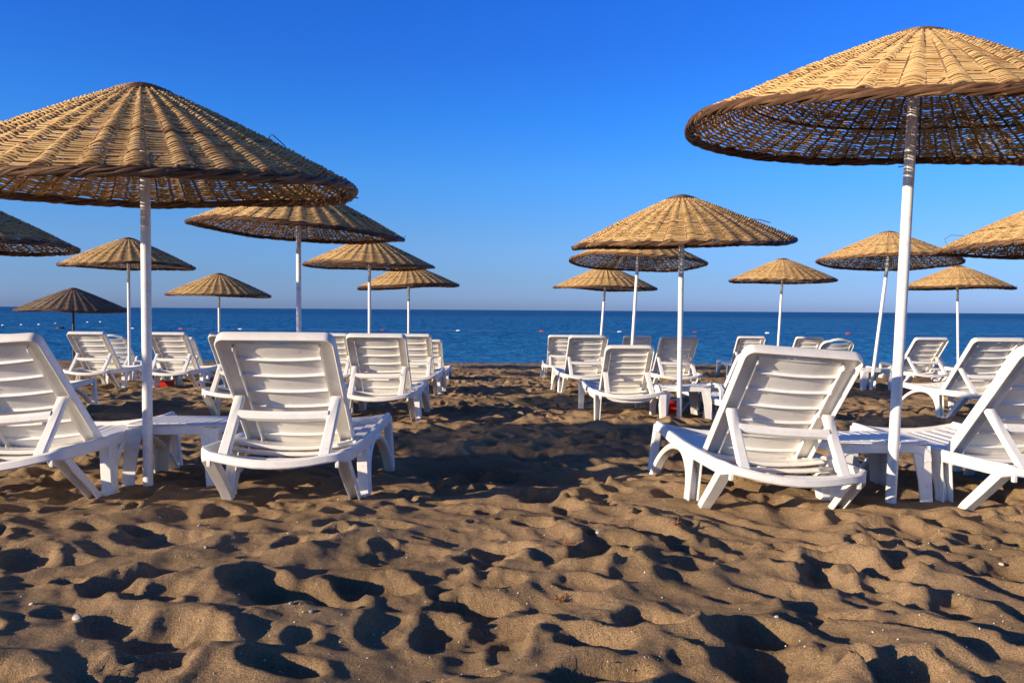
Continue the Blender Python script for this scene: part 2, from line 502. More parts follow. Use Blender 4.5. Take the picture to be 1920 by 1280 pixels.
    # ---- legs
    for sx in (-1, 1):
        g = MB()
        if kind == 'arch' or kind == 'curved':
            g.sweep([(sx * .335, .50, .275), (sx * .342, .475, .18), (sx * .352, .445, .08), (sx * .360, .425, -.05)],
                    [chan(.055, .10), chan(.055, .085), chan(.055, .07), chan(.055, .06)], side=(sx, 0, 0))
            g.sweep([(sx * .322, .035, .262), (sx * .322, .16, .16), (sx * .326, .29, .055), (sx * .33, .37, -.03)],
                    [chan(.060, .045), chan(.058, .045), chan(.054, .042), chan(.052, .04)], side=(-sx, 0, 0))
            g.box((sx * .345, .395, .0), (.06, .07, .05))
        else:
            g.sweep([(sx * .325, .02, .27), (sx * .33, .015, .12), (sx * .335, .01, -.05)],
                    [chan(.07, .09), chan(.06, .075), chan(.05, .06)], side=(sx, 0, 0))
        g.build('rear_leg', material, root)
        g = MB()
        if kind == 'arch' or kind == 'curved':
            a = spline([(.455, .02), (.475, .12), (.54, .205), (.66, .262), (.80, .272), (.95, .25), (1.10, .19), (1.22, .10), (1.31, -.02)], 3)
            g.sweep([(sx * (.340 + .022 * (1 - p[1] / .27)), p[0], p[1]) for p in [(q[0], q[1]) for q in [Vector((x, y, 0)) for x, y in [(v_.x, v_.y) for v_ in spline([(.455, .02, 0), (.475, .12, 0), (.54, .205, 0), (.66, .262, 0), (.80, .272, 0), (.95, .25, 0), (1.10, .19, 0), (1.22, .10, 0), (1.31, -.02, 0)], 3)]]]], rrect(.062, .034, .010), side=(sx, 0, 0))
            g.sweep([(sx * .335, 1.375, .335), (sx * .345, 1.372, .18), (sx * .358, 1.368, -.05)],
                    [rrect(.05, .045, .008), rrect(.052, .048, .008), rrect(.054, .05, .008)], side=(sx, 0, 0))
        else:
            g.sweep([(sx * .325, 1.36, .31), (sx * .33, 1.365, .12), (sx * .335, 1.37, -.05)],
                    [chan(.07, .09), chan(.06, .075), chan(.05, .06)], side=(-sx, 0, 0))
            g.sweep([(sx * .33, .15, .235), (sx * .33, .8, .25), (sx * .33, 1.3, .27)], rrect(.02, .05, .005), up=(0, 0, 1))
        g.build('front_leg', material, root)
    if kind == 'curved':
        for sx in (-1, 1):
            g = MB()
            g.sweep(spline([(sx * .31, .33, .27), (sx * .325, .30, .38), (sx * .325, .36, .45), (sx * .325, .52, .455), (sx * .325, .66, .42), (sx * .32, .72, .29)], 5), rrect(.045, .022, .007), side=(1, 0, 0))
            g.build('armrest', material, root)
    return root

def feet_local(kind):
    if kind == 'box': return [(-.33, .0), (.33, .0), (-.33, 1.37), (.33, 1.37)]
    return [(-.35, .40), (.35, .40), (-.36, 1.35), (.36, 1.35)]

SIDE_LAB = 'white plastic sun lounger '
# kind, x, y of the rear bar, turn (deg, + swings the foot end left), roll (deg, + drops the right side), sink, label
LOUNGERS = [
 ('arch', -2.46, 3.88, 1, -4, .025, 'big white sun lounger cut by the left edge, left of the nearest left pole'),
 ('arch', -1.13, 3.90, 0, 0, 0, 'big white sun lounger seen square from behind, right of the nearest left parasol pole'),
 ('arch', -2.69, 8.06, 0, 0, 0, 'white sun lounger mostly hidden behind the big left lounger, its left legs showing'),
 ('arch', -1.29, 7.80, 0, 0, 0, 'white sun lounger edging the path on the left, second row, arched right side shaded'),
 ('arch', -2.58, 11.6, 0, 0, 0, 'white sun lounger showing only the right half of its back between two nearer left ones'),
 ('arch', -1.38, 11.2, 0, 0, 0, 'white sun lounger of the third row on the left of the sand path'),
 ('arch', -1.55, 14.9, 0, 0, .10, 'farthest white sun lounger on the left of the sand path, a sliver of slatted back'),
 ('arch', -6.25, 12.1, 0, 0, 0, 'white sun lounger in front of the dark parasol pole at far left'),
 ('curved', -7.25, 14.9, 0, 0, .02, 'lounger with round armrest half hidden by a slatted one, left of a thin pole'),
 ('arch', -5.06, 12.1, 0, 0, 0, 'white sun lounger just right of the thick near left pole, with red bin below'),
 ('arch', -5.72, 14.1, 0, 0, .08, 'low white sun lounger peeking out behind a larger one, left of the big lounger'),
 ('arch', -5.22, 8.25, 0, 0, .03, 'white sun lounger of which only a shaded foot end shows beside the leftmost backrest'),
 ('arch', 1.31, 3.83, 3, 4.0, .055, 'big tilted white sun lounger right of the sand path, arched left side in full sun'),
 ('arch', 2.65, 3.86, 6, 0, .035, 'big white sun lounger cut by the right edge, beside the nearest right pole'),
 ('arch', 4.97, 8.40, 4, 0, 0, 'white sun lounger with sunlit arched leg, second row by the right edge'),
 ('arch', 6.72, 13.2, 5, 0, 0, 'white sun lounger right of the nearest right pole, third row'),
 ('arch', 8.30, 16.2, 5, 0, 0, 'small far white sun lounger behind a nearer right hand one, left of a thin pole'),
 ('arch', 8.10, 13.2, 5, 0, 0, 'white sun lounger showing only its top rail above a nearer one at the right edge'),
 ('arch', 2.44, 12.0, 4, 0, 0, 'white sun lounger with the thin middle pole crossing its back'),
 ('arch', 1.10, 11.8, 4, 0, 0, 'white sun lounger edging the path on the right, left of the low boxy one'),
 ('arch', 0.97, 15.6, 0, 0, 0, 'small far white sun lounger at the left end of the right hand group'),
 ('arch', 2.54, 16.7, 0, 0, 0, 'small far white lounger behind the low boxy one, a leaning pole crossing it'),
 ('box', 1.19, 8.25, 2, 0, 0, 'low boxy white sun lounger with straight legs, left of the square table'),
 ('curved', 2.50, 8.10, 10, 0, .09, 'blue shaded lounger with round armrest, hidden behind the big tilted lounger'),
 ('arch', 4.85, 16.7, 0, 0, 0, 'far white lounger left of a straight thin pole, its foot end on open sand'),
 ('arch', 6.03, 16.7, 0, 0, 0, 'far white sun lounger standing right of the straight thin pole'),
 ('curved', 5.28, 13.3, 4, 0, 0, 'grey shaded lounger with curved top and armrests, left of the leaning pole'),
]
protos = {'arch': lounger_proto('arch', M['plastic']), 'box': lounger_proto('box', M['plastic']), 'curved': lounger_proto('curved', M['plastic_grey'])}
for o in protos.values(): o['category'] = 'sun lounger'; o['group'] = 'sun loungers set out in rows on the sand'
FEET = []
used = set()
for kind, x, y, rz, roll, sink, lab in LOUNGERS:
    o = protos[kind] if kind not in used else copy_tree(protos[kind])
    used.add(kind)
    o.location = (x, y, -SLOPE * y - sink)
    o.rotation_euler = (Matrix.Rotation(R(rz), 4, 'Z') @ Matrix.Rotation(-math.atan(SLOPE), 4, 'X') @ Matrix.Rotation(R(roll), 4, 'Y')).to_euler()
    o['label'] = lab
    for (fx, fy) in feet_local(kind):
        c, s = math.cos(R(rz)), math.sin(R(rz))
        FEET.append((x + fx * c - fy * s, y + fx * s + fy * c, .13))

# ------------------------------------------------------------------ low tables
def table_proto(round_top=False):
    root = empty('side_table')
    h = .350
    t = MB()
    if round_top:
        t.sweep([(0, 0, h - .03), (0, 0, h - .012), (0, 0, h - .004), (0, 0, h)], [circ(.25, 32), circ(.26, 32), circ(.26, 32), circ(.252, 32)], side=(1, 0, 0))
    else:
        w = .50
        t.sweep([(0, 0, h - .014), (0, 0, h - .006), (0, 0, h)], [rrect(w, w, .035), rrect(w + .02, w + .02, .04), rrect(w + .008, w + .008, .04)], side=(1, 0, 0))
        for i in range(7):     # low ribs in the top
            t.box(((i - 3) * .062, 0, h + .0005), (.052, .40, .004))
    t.build('table_top', M['plastic'], root)
    a = MB()
    if not round_top:
        for k in range(4):
            ca, sa = [(1, 0), (0, 1), (-1, 0), (0, -1)][k]
            q = lambda u, w_, z: (u * ca - w_ * sa, u * sa + w_ * ca, z)
            pts = [q(-.235, -.25, h - .10), q(-.228, -.25, h - .062), q(-.20, -.25, h - .04), q(-.16, -.25, h - .034), q(.16, -.25, h - .034), q(.20, -.25, h - .04), q(.228, -.25, h - .062), q(.235, -.25, h - .10)]
            sd = q(0, 1, 0)
            a.sweep(pts, [rrect(.012, .045, .004)] * 8, side=sd)
    else:
        a.sweep([(0, 0, h - .07), (0, 0, h - .03)], [circ(.21, 24), circ(.22, 24)], side=(1, 0, 0))
    a.build('apron', M['plastic'], root)
    for (sx, sy) in ((-1, -1), (1, -1), (-1, 1), (1, 1)):
        g = MB()
        if round_top:
            g.sweep([(sx * .13, sy * .13, h - .03), (sx * .17, sy * .17, .15), (sx * .20, sy * .20, -.05)], [rrect(.06, .04, .01), rrect(.05, .034, .01), rrect(.045, .03, .01)], side=(sy, -sx, 0))
        else:
            L1 = lambda w_, t_: [(-w_, -w_), (0, -w_), (.0, -w_ + t_), (-w_ + t_, -w_ + t_), (-w_ + t_, 0), (-w_, 0)]
            pts = [(sx * .262, sy * .262, -.05), (sx * .256, sy * .256, .15), (sx * .25, sy * .25, h - .02)]
            vs = []; fs = []
            for (px, py, pz), w_ in zip(pts, (.060, .072, .098)):
                t_ = .009
                for (u, v) in ((0, 0), (w_, 0), (w_, t_), (t_, t_), (t_, w_), (0, w_)):
                    vs.append((px - sx * u, py - sy * v, pz))
            for i in range(2):
                for k in range(6):
                    r = (k + 1) % 6; fs.append((i * 6 + k, i * 6 + r, i * 6 + 6 + r, i * 6 + 6 + k))
            fs += [(5, 4, 3, 2, 1, 0), (12, 13, 14, 15, 16, 17)]
            g.add(vs, fs)
        g.build('leg', M['plastic'], root)
    return root

TABLES = [
 (-1.90, 4.80, 3, 'sq', 'low white square table behind the nearest left pole, between two big loungers'),
 (1.90, 4.47, 4, 'sq', 'low white square table behind the nearest right pole, between two big loungers'),
 (1.76, 8.62, 4, 'sq', 'low white square table behind the middle pole, right of the boxy lounger'),
 (-1.95, 8.55, 0, 'sq', 'low white square table mostly hidden between the left loungers, only a grey shaded corner showing'),
 (5.86, 13.55, 8, 'sq', 'far low table in shade at the foot of the leaning pole'),
 (-6.30, 14.5, 0, 'sq', 'far low table right of a thin left pole, in blue shade'),
 (2.20, 8.75, 0, 'rd', 'low round table in blue shade, half hidden by the big tilted lounger'),
]
tp = {'sq': table_proto(False), 'rd': table_proto(True)}
for o in tp.values(): o['category'] = 'table'; o['group'] = 'low tables between the loungers'
used = set()
for x, y, rz, k, lab in TABLES:
    o = tp[k] if k not in used else copy_tree(tp[k]); used.add(k)
    o.location = (x, y, -SLOPE * y - (.03 if y < 4.6 else 0)); o.rotation_euler = (-math.atan(SLOPE), 0, R(rz)); o['label'] = lab
    for sx in (-1, 1):
        for sy in (-1, 1): FEET.append((x + sx * .24, y + sy * .24, .11))

# ------------------------------------------------------------------ wicker parasols
RC, HC = 1.10, .475       # rim radius and height of the cone

def cone_z(r):
    """profile: height above the rim plane at radius r, soft apex and slightly flared skirt"""
    return .465 * (RC - math.sqrt(r * r + .0064)) + .012 * math.sin(PI * min(1, r / RC))

def canopy_proto(seed, material, ribs=72, rows=100):
    rnd = random.Random(seed); rs = np.random.RandomState(seed)
    # warp of the cone so no two hats look the same
    ph = [rnd.uniform(0, 2 * PI) for _ in range(4)]
    def warp(a, t): return t * t * (.012 * np.sin(2 * a + ph[0]) + .010 * np.sin(3 * a + ph[1]) + .006 * np.sin(5 * a + ph[2]))
    rr = np.linspace(0, RC, 200); zz = np.array([cone_z(x) for x in rr])
    czv = lambda r: np.interp(r, rr, zz)
    ntan = np.array([HC, RC]) / math.hypot(HC, RC)   # outward normal (radial, z)
    seg = 4
    V = []; F = []; T = []; off = 0
    r0 = .115
    rowr = np.linspace(r0, RC - .012, rows)
    pr = (rowr[1] - rowr[0])
    n = ribs * seg
    ang = np.arange(n) / n * 2 * PI
    sub = rs.uniform(-1, 1, (rows, 8))
    ribshift = .35 * np.sin(np.arange(ribs) * 1.7 + seed)     # uneven rib spacing
    def ang_map(a):
        k = a / (2 * PI) * ribs
        return a + (2 * PI / ribs) * .22 * np.interp(k, np.arange(ribs + 1), np.append(ribshift, ribshift[0]))
    am = ang_map(ang)
    colsel = rs.uniform(0, 1, (rows, ribs))
    for i, r in enumerate(rowr):
        k = ang / (2 * PI) * ribs
        amp = .0108 * min(1, .30 + r / RC)
        wave = .0022 * np.repeat(rs.uniform(-1, 1, ribs), seg) + amp * (.62 * np.sin(PI * k + PI * i) + .74 * np.sin(PI * k + .25 * np.sin(3 * ang + i * .05)))
        # denser patches and loose patches of weaving
        wob = pr * (.42 * np.sin(5 * ang + sub[i, 0] * 3) * .5 + .34 * rs.uniform(-1, 1, ribs).repeat(seg))
        wob = np.convolve(np.r_[wob[-2:], wob, wob[:2]], [.1, .2, .4, .2, .1], 'valid')
        wd = pr * (.55 + .08 * sub[i, 1]) * (1 + .20 * np.repeat(rs.uniform(-1, 1, ribs), seg))
        if rs.uniform() < .12: wd *= .66
        rc = r + wob
        zc = czv(rc) + warp(ang, rc / RC)
        th = .0022
        def pt(dr, dn):
            q = rc + dr
            z = zc - dr * HC / RC
            return np.stack([(q + dn * ntan[0]) * np.cos(am), (q + dn * ntan[0]) * np.sin(am), z + dn * ntan[1]], 1)
        ring = np.stack([pt(-wd, wave - th), pt(wd, wave - th), pt(wd * .75, wave + th), pt(-wd * .75, wave + th)], 1)  # n,4,3
        V.append(ring.reshape(-1, 3))
        base = np.clip(.50 + .16 * sub[i, 2] + .0, 0, 1)
        # individual split reeds of about two ribs' length: tone changes along the row
        tn = base + .26 * (np.repeat(colsel[i], seg) - .5)
        if i in (int(rows * .63), int(rows * .63) + 1): tn = tn * 0 + .03
        if i > rows - 3: tn = tn * 0 + .1
        T.append(np.repeat(tn, 4))
        j = np.arange(n); jn = (j + 1) % n
        for q in range(4):
            t = (q + 1) % 4
            F.append(off + np.stack([j * 4 + q, jn * 4 + q, jn * 4 + t, j * 4 + t], 1))
        off += n * 4
    V = np.concatenate(V); F = np.concatenate(F); T = np.concatenate(T)
    me = bpy.data.meshes.new('canopy')
    me.vertices.add(len(V)); me.vertices.foreach_set('co', V.ravel())
    me.loops.add(len(F) * 4); me.loops.foreach_set('vertex_index', F.ravel().astype(np.int32))
    me.polygons.add(len(F)); me.polygons.foreach_set('loop_start', np.arange(len(F), dtype=np.int32) * 4)
    me.update(calc_edges=True); me.validate()
    a = me.attributes.new('tone', 'FLOAT', 'POINT'); a.data.foreach_set('value', T.astype(np.float32))
    me.materials.append(material)
    can = bpy.data.objects.new('canopy', me); C.objects.link(can)
    # spokes the reeds are woven round
    m = MB()
    for k in range(ribs):
        a = float(ang_map(np.array([k / ribs * 2 * PI]))[0])
        st = .10 if k % 2 == 0 else .24
        path = []
        for r in np.linspace(st, RC - .01, 9):
            z = cone_z(r) + float(warp(a, r / RC)) - .002
            path.append((r * math.cos(a), r * math.sin(a), z))
        m.sweep(path, circ(.0048, 5), up=(0, 0, 1), tone=rnd.uniform(.5, 1.0))
    m.build('spokes', M['willow'], can, tone=True)
    # braided rim: fat willow rods winding round the edge
    m = MB(); nb = 10
    N = 340; turns = 17
    for s_ in range(nb):
        path = []
        p0 = s_ / nb * 2 * PI
        rad = rnd.uniform(.85, 1.15)
        for j in range(N):
            a = j / N * 2 * PI
            t = turns * a + p0 + .5 * math.sin(11 * a + 5 * s_) + .35 * math.sin(23 * a + 9 * s_)
            lump = 1 + .18 * math.sin(7 * a + ph[0]) * math.sin(3 * a + ph[3])
            cr = RC + .000 + .0175 * lump * rad * math.cos(t)
            cz = float(warp(a, 1.0)) - .012 + .0155 * lump * rad * math.sin(t)
            path.append((cr * math.cos(a), cr * math.sin(a), cz))
        m.sweep(path, circ(rnd.uniform(.0062, .0085), 6), up=(0, 0, 1), closed=True, tone=rnd.uniform(.15, .95))
    m.sweep([((RC - .002) * math.cos(a), (RC - .002) * math.sin(a), float(warp(a, 1.0)) - .012) for a in [j / 90 * 2 * PI for j in range(90)]], circ(.014, 8), up=(0, 0, 1), closed=True, tone=.1)
    # stray ends
    for k in range(46):
        a = rnd.uniform(0, 2 * PI); t = rnd.uniform(-.6, PI); ln = rnd.uniform(.015, .05)
        c = Vector(((RC + .012 * math.cos(t)) * math.cos(a), (RC + .012 * math.cos(t)) * math.sin(a), -.01 + .025 * math.sin(t)))
        d = Vector((math.cos(a) * math.cos(t) - math.sin(a) * 1.2, math.sin(a) * math.cos(t) + math.cos(a) * 1.2, math.sin(t) + rnd.uniform(-.4, .4))).normalized()
        m.sweep([c, c + d * ln], circ(.003, 4), up=(0.01, 0.02, 1), tone=rnd.uniform(.2, .8))
    m.build('rim_braid', M['willow'], can, tone=True)
    # tight dark crown
    m = MB()
    for i in range(12):
        r = .014 + i * .0118
        path = []; N = 60
        for j in range(N):
            a = j / N * 2 * PI
            path.append((r * math.cos(a), r * math.sin(a), cone_z(r) + .005 + .003 * math.sin(9 * a + PI * i)))
        m.sweep(path, [(x_ * 1.0, y_ * .8) for x_, y_ in circ(.0078, 5)], up=(0, 0, 1), closed=True, tone=rnd.uniform(.15, .7))
    m.build('crown', M['willow'], can, tone=True)
    # hoop tied under the spokes
    m = MB()
    for rad in (.72 * RC,):
        path = [(rad * math.cos(a), rad * math.sin(a), cone_z(rad) + float(warp(a, rad / RC)) - .014) for a in [j / 72 * 2 * PI for j in range(72)]]
        m.sweep(path, circ(.006, 6), up=(0, 0, 1), closed=True, tone=.4)
    m.build('hoop', M['willow'], can, tone=True)
    return can

def stray_twigs(seed, k=9):
    rnd = random.Random(seed); m = MB()
    for _ in range(k):
        a = rnd.uniform(0, 2 * PI); r = rnd.uniform(.5, 1.1); z = cone_z(r) + .01
        c = Vector((r * math.cos(a), r * math.sin(a), z)); d = Vector((rnd.uniform(-1, 1), rnd.uniform(-1, 1), rnd.uniform(.1, .5))).normalized()
        m.sweep([c, c + d * rnd.uniform(.03, .08)], circ(.0022, 4), up=(0.01, .01, 1), tone=rnd.uniform(.3, .8))
    return m

# x, y at the foot; rim height over camera; pole lean to the right; canopy tilt right-down, tilt back-up; turn; style; label
PARASOLS = [
 (-1.99, 4.50, .650, 0.0, 0.0, 3.2, 10, 'a', 'largest left wicker parasol on a thick white pole, wire loop sticking out of its top'),
 (-2.27, 8.80, .82, 0.0, 3.5, 0.0, 75, 'b', 'wicker parasol tucked below the right rim of the largest left one'),
 (-2.45, 14.2, .74, 0.0, 0.8, 0.0, 40, 'a', 'wicker parasol partly hidden behind the second left one, third from the front beside the path'),
 (-2.29, 18.3, .51, 0.0, -2.5, 0.0, 120, 'b', 'small farthest wicker parasol nearest the open water on the left of the path'),
 (-6.58, 14.2, .71, 0.0, 0.0, 0.0, 200, 'c', 'wicker parasol just left of the thick near pole, over slatted white loungers'),
 (-6.52, 18.4, .29, 0.0, 0.8, 0.0, 150, 'a', 'small wicker parasol just right of the thick near left pole, low above the horizon'),
 (-9.50, 17.9, -.07, 0.0, 0.6, 0.0, 60, 'old', 'low weathered brown parasol on a dark pole at far left, level with the horizon'),
 (-5.12, 7.40, .57, 0.0, 1.5, 0.0, 30, 'c', 'shaded wicker parasol cut off by the left edge'),
 (1.93, 4.17, .890, 1.8, 3.4, 3.6, 100, 'b', 'largest right wicker parasol, high on a leaning white pole, its underside showing'),
 (1.70, 8.35, .68, 0.0, -1.8, 3.4, 250, 'c', 'wicker parasol right of the path with a loose yellow reed lying across its top'),
 (1.93, 13.5, .79, 3.0, 2.3, -3.3, 20, 'a', 'wicker parasol showing its dark underside below the one with the loose reed'),
 (1.87, 17.9, .49, 4.0, 1.0, 0.0, 170, 'b', 'small farthest wicker parasol on the right of the path, lowest of the three stacked there'),
 (5.74, 17.9, .67, 2.5, 0.0, 0.0, 220, 'c', 'small wicker parasol standing alone against sky left of the leaning one'),
 (5.75, 13.2, .81, 6.2, 1.5, -3.0, 310, 'a', 'wicker parasol on a strongly leaning pole left of the thick right pole'),
 (9.85, 18.2, .56, -2.0, 0.0, 0.0, 80, 'b', 'small far wicker parasol right of the thick right pole'),
 (5.68, 8.80, .69, 0.0, 0.0, -1.0, 270, 'a', 'wicker parasol cut off by the right edge, level with the leaning one'),
]
PARASOLS += [
 (-6.50, 3.40, .78, 0.0, 0.0, 0.0, 33, 'b', 'wicker parasol past the left edge, its round shadow lying across the path'),
 (-10.9, 4.60, .75, 0.0, 0.0, 0.0, 133, 'a', 'wicker parasol far past the left edge, shading sand behind the left loungers'),
]
canp = {'a': canopy_proto(3, M['reed']), 'b': canopy_proto(11, M['reed'], 76, 104), 'c': canopy_proto(29, M['reed'], 68, 96)}
used = set()
def parasol(i, x, y, h, lean, tr, tb, turn, style, lab):
    gz = -SLOPE * y
    Hh = h + CAM_Z - gz
    root = empty('wicker_parasol', (x, y, gz), (0, R(lean), 0))
    tag(root, lab, 'parasol', 'wicker parasols in rows on the beach')
    rad = .0265
    p = MB(); sc = circ(rad, 20)
    top = Hh / math.cos(R(lean))
    p.sweep([(0, 0, -.12), (0, 0, .0), (0, 0, top * .5), (0, 0, top + HC - .10)], sc, side=(1, 0, 0))
    pole = p.build('pole', M['pole_dark'] if style == 'old' else M['pole'], root)
    if y < 5 and x > 0:
        q = MB(); q.sweep([(0, 0, -.02), (0, 0, .014), (0, 0, .022)], [circ(rad + .003, 20), circ(rad + .003, 20), circ(rad + .0005, 20)], side=(1, 0, 0))
        q.build('rust_ring', M['rust'], pole)
    st = 'a' if style == 'old' else style
    if style == 'old':
        can = copy_tree(canp['a'])
        can.data = can.data.copy(); can.data.materials[0] = M['reed_old']
    elif st in used: can = copy_tree(canp[st])
    else: can = canp[st]; used.add(st)
    can.parent = root
    can.location = (0, 0, top)
    k_ = {0: (1.01, 1.13), 8: (.99, 1.06), 9: (.985, 1.0), 4: (.965, 1.0), 13: (.965, 1.0)}.get(i, (1.0, 1.0))
    can.scale = (k_[0], k_[0], k_[1])
    can.rotation_euler = (Matrix.Rotation(R(tr - lean), 4, 'Y') @ Matrix.Rotation(R(tb), 4, 'X') @ Matrix.Rotation(R(turn), 4, 'Z')).to_euler()
    # iron collar that carries the hat
    q = MB(); q.sweep([(0, 0, top + HC - .20), (0, 0, top + HC - .11)], [circ(rad + .006, 16), circ(rad + .006, 16)], side=(1, 0, 0))
    q.build('collar', M['wire'], root)
    FEET.append((x, y, .10))
    return root, can, top
for i, a in enumerate(PARASOLS):
    root, can, top = parasol(i, *a)
    if i == 0:      # bent wire loop standing out of the right slope
        q = MB()
        def sp(r, a_, up_): return Vector((r * math.cos(a_), r * math.sin(a_), top + cone_z(r) + up_))
        a0 = -.12
        q.sweep([sp(.70, a0, -.02), sp(.70, a0, .055), sp(.715, a0, .085), sp(.79, a0, .055), sp(.78, a0, -.01)], circ(.003, 5), up=(0, 1, 0.1))
        q.build('wire_loop', M['wire'], root)
        q = MB(); q.sweep([sp(.97, a0, -.02), sp(.955, a0, .035), sp(.99, a0, .02)], circ(.0025, 5), up=(0, 1, .1))
        q.build('wire_stub', M['wire'], root)
    if i == 9:      # the loose reed
        q = MB()
        d0 = Vector((.50, -.62, top + cone_z(.80) + .035)); d1 = Vector((.78, -.34, top + cone_z(.85) + .055))
        q.sweep([d0, d0.lerp(d1, .5) + Vector((0, 0, .01)), d1], rrect(.016, .006, .002), up=(0, 0, 1), tone=.95)
        q.build('loose_reed', M['reed'], root, tone=True)
    if i == 15:
        q = MB()
        c = Vector((-1.16, -.15, top + .03))
        q.sweep([c, c + Vector((-.02, 0, .05)), c + Vector((.05, 0, .09)), c + Vector((.20, .02, .085))], circ(.003, 5), up=(0, 1, .1))
        q.build('stray_twig', M['wire'], root)

# ------------------------------------------------------------------ sand
def hash2(ix, iy, seed):
    h = (ix.astype(np.int64) * 374761393 + iy.astype(np.int64) * 668265263 + seed * 1442695041) & 0xffffffff
    h = ((h ^ (h >> 13)) * 1274126177) & 0xffffffff
    h = (h ^ (h >> 16)) & 0xffffffff
    return h / 4294967296.0
def gnoise(x, y, seed):
    ix = np.floor(x); iy = np.floor(y); fx = x - ix; fy = y - iy
    u = fx * fx * fx * (fx * (fx * 6 - 15) + 10); v = fy * fy * fy * (fy * (fy * 6 - 15) + 10)
    def g(dx, dy):
        a = hash2(ix + dx, iy + dy, seed) * 2 * PI
        return np.cos(a) * (fx - dx) + np.sin(a) * (fy - dy)
    return ((g(0, 0) * (1 - u) + g(1, 0) * u) * (1 - v) + (g(0, 1) * (1 - u) + g(1, 1) * u) * v) * 1.5

def axis(segs):
    out = [segs[0][0]]
    for (a, b, s0, s1) in segs:
        x = a
        while x < b - 1e-6:
            t = (x - a) / (b - a); x = min(b, x + s0 + (s1 - s0) * t); out.append(x)
    return np.array(out)
xp = axis([(0, 2.6, .013, .013), (2.6, 6, .014, .03), (6, 14, .03, .09), (14, 45, .12, 2.0), (45, 600, 3, 60)])
xs = np.r_[-xp[:0:-1], xp]
ys = axis([(-40, -3, 4, .4), (-3, 1.3, .3, .03), (1.3, 4.6, .0125, .0125), (4.6, 9, .013, .03), (9, 16, .03, .06), (16, 25.6, .06, .07), (25.6, 34, .2, 1.0)])
X, Y = np.meshgrid(xs, ys)
print('sand grid', X.shape)
wx = X + .10 * gnoise(X / .5, Y / .5, 5); wy = Y + .10 * gnoise(X / .5, Y / .5, 6)
n1 = gnoise(wx / .62, wy / .55, 1)
n2 = gnoise(wx / .27, wy / .24, 2)
n3 = gnoise(wx / .12, wy / .11, 3)
n4 = gnoise(X / .045, Y / .045, 4)
n5 = gnoise(wx / .36, wy / .31, 9)
n6 = gnoise(X / .022, Y / .022, 12)
cr = np.clip(gnoise(X / .30, Y / .28, 21) * 2.2 - .25, 0, 1)          # patches of crumbled clods
n7 = gnoise(wx / .40, wy / .36, 15)
# long crests running down the beach, strongest on the right
ru = X * .50 - Y * .866; rv = X * .866 + Y * .50
rid = gnoise((ru + .10 * n1) / .75, (rv + .09 * n1) / .21, 31)
rid2 = gnoise((ru + .05 * n2) / .34, (rv + .04 * n2) / .11, 32)
kr = np.clip(X * .45 + .40, .30, 1) * np.interp(Y, [5, 9], [1, .5])
Hs = .028 * n1 + .026 * n7 + .020 * n2 * (1 - .5 * kr) + .026 * (.28 - np.abs(n5)) * (1 - .4 * kr) + .0065 * n3 * (1 + n1) + .0016 * n4
Hs += kr * (.050 * (.30 - np.abs(rid)) + .016 * rid2) + cr * (.0050 * np.abs(n4) + .0030 * n6 + .006 * n3)
Hs += np.interp(Y, [4, 7], [0, 1]) * (.014 * n2 + .007 * n3)
Hs += .028 * gnoise(X / 2.3, Y / 2.1, 7)
# footprints: hollows with a pushed-up rim
rs = np.random.RandomState(8)
def stamp(cx, cy, ang, a, b, dep, rim):
    ext = max(a, b) * 2.1
    i0, i1 = np.searchsorted(xs, [cx - ext, cx + ext]); j0, j1 = np.searchsorted(ys, [cy - ext, cy + ext])
    if i1 <= i0 or j1 <= j0: return
    x = X[j0:j1, i0:i1] - cx; y = Y[j0:j1, i0:i1] - cy
    c, s = math.cos(ang), math.sin(ang)
    u = (x * c + y * s) / a; v = (-x * s + y * c) / b
    d = np.sqrt(u * u + v * v) + .22 * gnoise(X[j0:j1, i0:i1] / .13, Y[j0:j1, i0:i1] / .11, 17) + .09 * gnoise(X[j0:j1, i0:i1] / .04, Y[j0:j1, i0:i1] / .04, 18)
    hol = -dep * np.clip(1 - d ** 3, 0, 1) ** .9 * (1 + .25 * u)
    rm = rim * np.exp(-((d - 1.2) / .30) ** 2)
    Hs[j0:j1, i0:i1] = Hs[j0:j1, i0:i1] * (1 - .55 * np.clip(1.1 - d, 0, 1)) + hol + rm
def scatter(n, x0, x1, y0, y1):
    for _ in range(n):
        x = rs.uniform(x0, x1); y = rs.uniform(y0, y1)
        ang = rs.normal(PI / 2, .7) if rs.uniform() < .6 else rs.uniform(0, PI)
        l = rs.uniform(.055, .15)
        stamp(x, y, ang, l, l * rs.uniform(.48, .8), l * rs.uniform(.12, .33), l * rs.uniform(.03, .12))
scatter(470, -4.5, 4.5, 1.2, 5.2)
for _ in range(190):      # small dents and heel marks
    l = rs.uniform(.03, .065)
    stamp(rs.uniform(-4.5, 4.5), rs.uniform(1.3, 5.2), rs.uniform(0, PI), l, l * rs.uniform(.4, .9), l * rs.uniform(.12, .3), l * rs.uniform(.05, .2))
for _ in range(120):      # wide bowls left by feet and knees
    bx = rs.uniform(-4.5, 3.5); by = rs.uniform(1.3, 5.2); l = rs.uniform(.11, .19)
    if bx > .6 and rs.uniform() < .6: continue
    stamp(bx, by, rs.uniform(-.5, .5), l, l * rs.uniform(.55, .85), l * rs.uniform(.20, .34), l * rs.uniform(.04, .10))
scatter(3200, -11, 11, 5.2, 16)
scatter(1700, -20, 20, 16, 25)
amp = np.interp(Y, [-40, 18, 23, 25.2, 26], [1, 1, .6, .25, .1])
Hs *= amp
